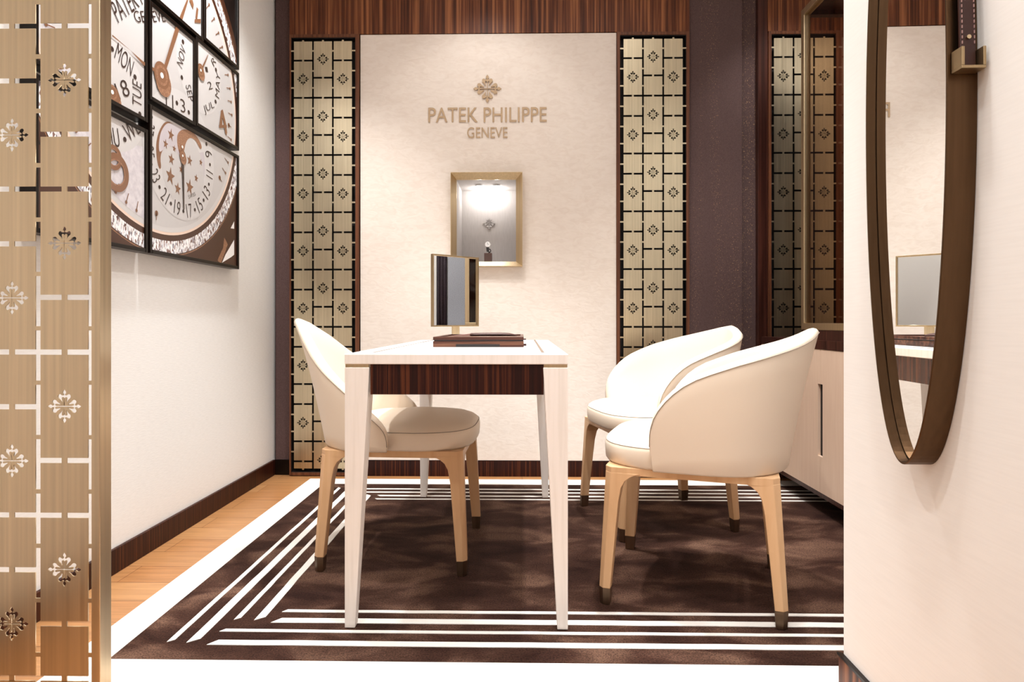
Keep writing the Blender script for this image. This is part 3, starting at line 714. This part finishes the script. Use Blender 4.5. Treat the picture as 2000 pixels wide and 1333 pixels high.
TEXTS = [('PATEK PH', (1.9862, 1.8139), (2.1545, 1.9814), 0.062), ('GENEVE', (2.0763, 1.8597), (2.2534, 1.948), 0.036), ('MON', (1.9646, 1.6916), (2.0485, 1.6636), 0.062), ('TUE', (2.1082, 1.5755), (2.1082, 1.6614), 0.05), ('18', (1.992, 1.5636), (2.0485, 1.6014), 0.052), ('HU', (1.9357, 1.3964), (1.9949, 1.4095), 0.06), ('WE', (2.0424, 1.4384), (2.105, 1.4925), 0.06), ('NOV', (2.3616, 1.8174), (2.3903, 1.9016), 0.038), ('SEP', (2.3862, 1.7643), (2.4113, 1.71), 0.038), ('11', (2.2534, 1.6406), (2.3024, 1.6427), 0.05), ('3', (2.3536, 1.6492), (2.3862, 1.6536), 0.05), ('MAY', (2.6525, 1.8065), (2.6628, 1.9159), 0.034), ('JUL', (2.5355, 1.6969), (2.6173, 1.7492), 0.036), ('R', (2.6074, 1.9283), (2.6273, 1.9564), 0.03), ('1', (2.5402, 1.8787), (2.559, 1.8864), 0.02), ('2', (2.5638, 1.8131), (2.5976, 1.8308), 0.03), ('SWISS', (2.4096, 1.3231), (2.4612, 1.3473), 0.014)]
DOTS = [(1.955, 1.7154), (2.0719, 1.6717), (2.0985, 1.5542), (2.0183, 1.4429), (2.3681, 1.9268), (2.36, 1.7846), (2.3257, 1.6736), (2.4096, 1.6661), (2.6253, 1.9232), (2.6223, 1.7846), (2.5449, 1.5797)]
FOUR = [[(2.6505, 1.6804), (2.6679, 1.7616), (2.6835, 1.7669), (2.6783, 1.6942)], [(2.6679, 1.7616), (2.6835, 1.772), (2.7205, 1.7076), (2.6992, 1.7008)], [(2.6505, 1.6929), (2.7205, 1.7153), (2.7205, 1.7024), (2.6505, 1.6804)], [(2.6961, 1.7049), (2.713, 1.7104), (2.7237, 1.6829), (2.7173, 1.668), (2.7045, 1.6718)]]
TWO = [[(2.4113, 2.1117), (2.4369, 2.1251), (2.4455, 2.1111), (2.4412, 2.0904), (2.4283, 2.0976)], [(2.4674, 2.1131), (2.4807, 2.1105), (2.4718, 2.0639), (2.4586, 2.0667)], [(2.4525, 2.0567), (2.4987, 2.0795), (2.4987, 2.0629), (2.4525, 2.0428)]]
EIGHT = [((1.9606, 1.3675), 0.045), ((1.9736, 1.3222), 0.07)]
LUG = [[(2.7977, 1.2973), (2.7977, 1.2629), (2.7641, 1.2605)], [(2.7977, 1.2127), (2.7977, 1.1439), (2.7696, 1.1304), (2.6835, 1.096), (2.7152, 1.135)]]
LUGB = [(2.7045, 1.2105), (2.7367, 1.1839), (2.7045, 1.1338), (2.6731, 1.0925), (2.6424, 1.1021), (2.694, 1.1632)]


# ------------------------------------------------------------ wall art: printed panels
AM = dict(bg=mat('print_black', (.008, .006, .006), .35), brown=mat('print_brown', (.06, .022, .012), .35), dial=mat('print_dial', (.56, .545, .55), .35),
          disc=mat('print_disc', (.61, .595, .60), .35), grey=mat('print_grey', (.55, .51, .55), .35), grey2=mat('print_grey_light', (.66, .63, .67), .35), ink=mat('print_ink', (.035, .018, .014), .35),
          gold=mat('print_gold', (.22, .10, .05), .3), gold2=mat('print_gold_light', (.46, .24, .13), .3), rim=mat('print_rim', (.80, .62, .52), .3), gem=mat('print_gems', (.7, .7, .7), .3), white=mat('print_white', (.92, .9, .9), .35))
g = AM['gem']; v = N(g, 'ShaderNodeTexVoronoi'); tc = N(g, 'ShaderNodeTexCoord'); mp = N(g, 'ShaderNodeMapping'); mp.inputs['Scale'].default_value = (1, 190, 80)
L(g, tc.outputs['Object'], mp.inputs[0]); L(g, mp.outputs[0], v.inputs['Vector']); v.inputs['Scale'].default_value = 1
colour(g, ramp(g, v.outputs['Color'], [(.0, (.02, .01, .01)), (.22, (.16, .06, .04)), (.36, (.88, .86, .88)), (.6, (.95, .95, .97)), (.66, (.12, .10, .14)), (.8, (.9, .9, .95))]))
n = tex(AM['grey2'], (1, 1, 1), 60, 4); colour(AM['grey2'], ramp(AM['grey2'], n.outputs[0], [(.3, (.56, .53, .58)), (.7, (.72, .69, .73))]))
n = tex(AM['gold2'], (1, 1, 1), 200, 2); colour(AM['gold2'], ramp(AM['gold2'], n.outputs[0], [(.3, (.20, .09, .05)), (.7, (.40, .21, .12))]))
AK = list(AM); AML = [AM[k] for k in AK]
art = bmesh.new(); lay = [0]
def up(): lay[0] += 1
def X_(): return lay[0] * .00016
def apoly(p, m):
    try: f = art.faces.new([art.verts.new((X_(), y, z)) for y, z in p]); f.material_index = AK.index(m)
    except ValueError: pass
def circ(c, r, n=96, a0=0, a1=360): return [(c[0] + r * math.cos(R(a0 + (a1 - a0) * k / n)), c[1] + r * math.sin(R(a0 + (a1 - a0) * k / n))) for k in range(n)]
def disc(c, r, m, n=96): apoly(circ(c, r, n), m)
def ann(c, r0, r1, m, a0=0, a1=360, n=128):
    for k in range(n):
        a, b = R(a0 + (a1 - a0) * k / n), R(a0 + (a1 - a0) * (k + 1) / n)
        apoly([(c[0] + r * math.cos(q), c[1] + r * math.sin(q)) for r, q in ((r0, a), (r1, a), (r1, b), (r0, b))], m)
def concave(p, m): 
    b = fill([p]); b.transform(Matrix(((0, 0, 1, X_()), (1, 0, 0, 0), (0, 1, 0, 0), (0, 0, 0, 1)))); add_bm(art, b, None, AK.index(m))
def atext(s, p0, p1, h, m='ink'):
    b = text_bm(s, offset=-.008); bb = bounds(b); L0 = math.hypot(p1[0] - p0[0], p1[1] - p0[1]); ang = math.atan2(p1[1] - p0[1], p1[0] - p0[0])
    sx = L0 / (bb[1] - bb[0]); sz = h / (bb[3] - bb[2])
    b.transform(Matrix.Diagonal((sx, sz, 1, 1)) @ Matrix.Translation((-bb[0], -bb[2], 0)))
    b.transform(Matrix.Translation((p0[0], p0[1], 0)) @ Matrix.Rotation(ang, 4, 'Z'))
    b.transform(Matrix(((0, 0, 1, X_()), (1, 0, 0, 0), (0, 1, 0, 0), (0, 0, 0, 1)))); add_bm(art, b, None, AK.index(m))
DC = (2.222, 1.748)
apoly([(1.5, 1.0), (2.9, 1.0), (2.9, 2.5), (1.5, 2.5)], 'bg'); up()
apoly([(1.5, 1.0), (2.9, 1.0), (2.9, 1.5), (1.5, 1.3)], 'brown'); up()
for p in LUG: concave(p, 'white')
concave(LUGB, 'gold2'); up()
disc(DC, .70, 'brown'); up(); disc(DC, .668, 'gold2'); up(); disc(DC, .664, 'brown'); up()
ann(DC, .612, .660, 'gem'); up(); ann(DC, .578, .590, 'rim'); up(); disc(DC, .580, 'disc'); up(); disc(DC, .562, 'dial'); up()
concave([(DC[0] + .56 * math.cos(R(a)), DC[1] + .56 * math.sin(R(a))) for a in range(185, 262, 4)] + [(2.14, 1.45), (1.95, 1.42), (1.80, 1.6)], 'grey2'); up()
disc(DAYC, .186, 'disc'); disc(MONC, .172, 'disc'); up()
disc(MOONC, .25, 'dial'); up(); disc(MOONC, .247, 'disc'); up()
ann(MOONC, .13, .172, 'grey', -125, 20, 48); up(); disc((2.375, 1.43), .15, 'dial'); up()

def smooth(p, n=2):
    for _ in range(n): p = [q for a, b in zip(p, p[1:] + p[:1]) for q in ((a[0] * .75 + b[0] * .25, a[1] * .75 + b[1] * .25), (a[0] * .25 + b[0] * .75, a[1] * .25 + b[1] * .75))]
    return p
concave(smooth(CRES), 'gold'); up(); concave(smooth(GREY), 'grey'); up(); concave(smooth(GOLD), 'gold2'); up()
for y, z, r in STARS:
    concave([(y + (r if k % 2 == 0 else r * .40) * .85 * math.cos(R(84 + 36 * k)), z + (r if k % 2 == 0 else r * .40) * math.sin(R(84 + 36 * k))) for k in range(10)], 'gold')
for k in range(60):
    a = R(27 + 6 * k); c_, s_ = math.cos(a), math.sin(a); 
    if math.hypot(DC[0] + .5 * c_ - MOONC[0], DC[1] + .5 * s_ - MOONC[1]) < .262: continue
    apoly([(DC[0] + r * c_ - q * s_, DC[1] + r * s_ + q * c_) for r, q in ((.515, .0018), (.545, .0018), (.545, -.0018), (.515, -.0018))], 'gold')
    if k % 5: disc((DC[0] + .549 * c_, DC[1] + .549 * s_), .006, 'gold', 12)
    if k % 5 == 0: disc((DC[0] + .52 * c_, DC[1] + .52 * s_), .010, 'gold', 12)
for p in DOTS: disc(p, .0085, 'ink', 16)
n0 = 9
for n_ in range(9, 32):
    if n_ > 28: break
    a = R(17 - (n_ - 9) * 11.61); r = .214; c = (MOONC[0] + r * math.cos(a), MOONC[1] + r * math.sin(a))
    if n_ % 2 == 0: disc(c, .007, 'ink', 14)
    else:
        s = str(n_); w_ = .026 if len(s) == 1 else (.026 if s == '11' else .040); ta = a + PI / 2
        ci = (c[0] + .024 * math.cos(a), c[1] + .024 * math.sin(a))
        atext(s, (ci[0] - w_ / 2 * math.cos(ta), ci[1] - w_ / 2 * math.sin(ta)), (ci[0] + w_ / 2 * math.cos(ta), ci[1] + w_ / 2 * math.sin(ta)), .054)
for s, p0, p1, h in TEXTS: atext(s, p0, p1, h)
for p in TWO + FOUR: up(); concave(p, 'gold')
up()
for c, r in EIGHT: up(); ann(c, r * .55, r * .62, 'gold2', n=40); ann(c, r * .62, r * .9, 'gold', n=40)
up(); concave(H_HOUR, 'gold'); up(); concave(H_MIN, 'gold'); concave(H_MON, 'gold'); concave(H_SMALL, 'ink'); up()
disc((2.36, 1.515), .006, 'white', 10)
for c, r in ((HUB, .048), ((DAYC[0] + .005, DAYC[1] - .01), .032), (MONC, .026), (MOONC, .022)):
    disc((c[0] + r * .25, c[1] - r * .5), r, 'gold2', 40)
up()
for c, r in ((HUB, .048), ((DAYC[0] + .005, DAYC[1] - .01), .032), (MONC, .026), (MOONC, .022)): disc(c, r, 'gold', 40)
up()
for c, r in ((HUB, .048), (DAYC, .032), (MONC, .026), (MOONC, .022)): ann(c, r * .55, r * .75, 'gold2', n=32); 
up()
for c, r in ((HUB, .048), (DAYC, .032), (MONC, .026), (MOONC, .022)): disc(c, r * .22, 'white', 16)

def art_panel(y0, y1, z0, z1, label):
    t = thing('wall_art', label, 'picture', (-1.36, (y0 + y1) / 2, z0), group='black framed art panels on left wall')
    yc = (y0 + y1) / 2; fw = .014; X = .045
    link('frame', boxes((.002, X, y0 - yc, y0 + fw - yc, 0, z1 - z0), (.002, X, y1 - fw - yc, y1 - yc, 0, z1 - z0), (.002, X, y0 + fw - yc, y1 - fw - yc, 0, fw), (.002, X, y0 + fw - yc, y1 - fw - yc, z1 - z0 - fw, z1 - z0), (.002, .036, y0 + fw - yc, y1 - fw - yc, fw, z1 - z0 - fw)), M['black_frame'], t, bevel=.002)
    b = art.copy(); g_ = fw * .9
    for co, no in (((0, y0 + g_, 0), (0, -1, 0)), ((0, y1 - g_, 0), (0, 1, 0)), ((0, 0, z0 + g_), (0, 0, -1)), ((0, 0, z1 - g_), (0, 0, 1))):
        bmesh.ops.bisect_plane(b, geom=b.verts[:] + b.edges[:] + b.faces[:], plane_co=co, plane_no=no, clear_outer=True)
    b.transform(Matrix.Translation((.0375, -yc, -z0)))
    me = bpy.data.meshes.new('printed_picture'); b.to_mesh(me); b.free()
    o = bpy.data.objects.new('printed_picture', me); C.objects.link(o); o.parent = t
    for m in AML: me.materials.append(m)
art_panel(2.1495, 2.8345, 1.080, 1.608, 'largest black framed picture, watch subdial with moon and gold stars, bottom right of the group')
art_panel(2.4600, 2.8345, 1.631, 1.992, 'black framed picture with MAY, JUL and gold numeral 4, middle right of the group')
art_panel(2.1495, 2.4540, 1.625, 1.976, 'black framed picture with central hands hub and NOV, middle of the group')
art_panel(2.5235, 2.8345, 2.007, 2.46, 'black framed picture of the jewelled dial edge against black, top right of the group')
art_panel(2.1495, 2.5180, 1.993, 2.46, 'black framed picture with part of a gold numeral 2, top middle of the group')
art_panel(1.6364, 2.1380, 1.5365, 2.30, 'black framed picture with MON and the number 18, upper left of the group')
art_panel(1.6364, 2.1380, 1.079, 1.5115, 'black framed picture with gold numeral 8 and jewelled rim, bottom left of the group')
art.free()
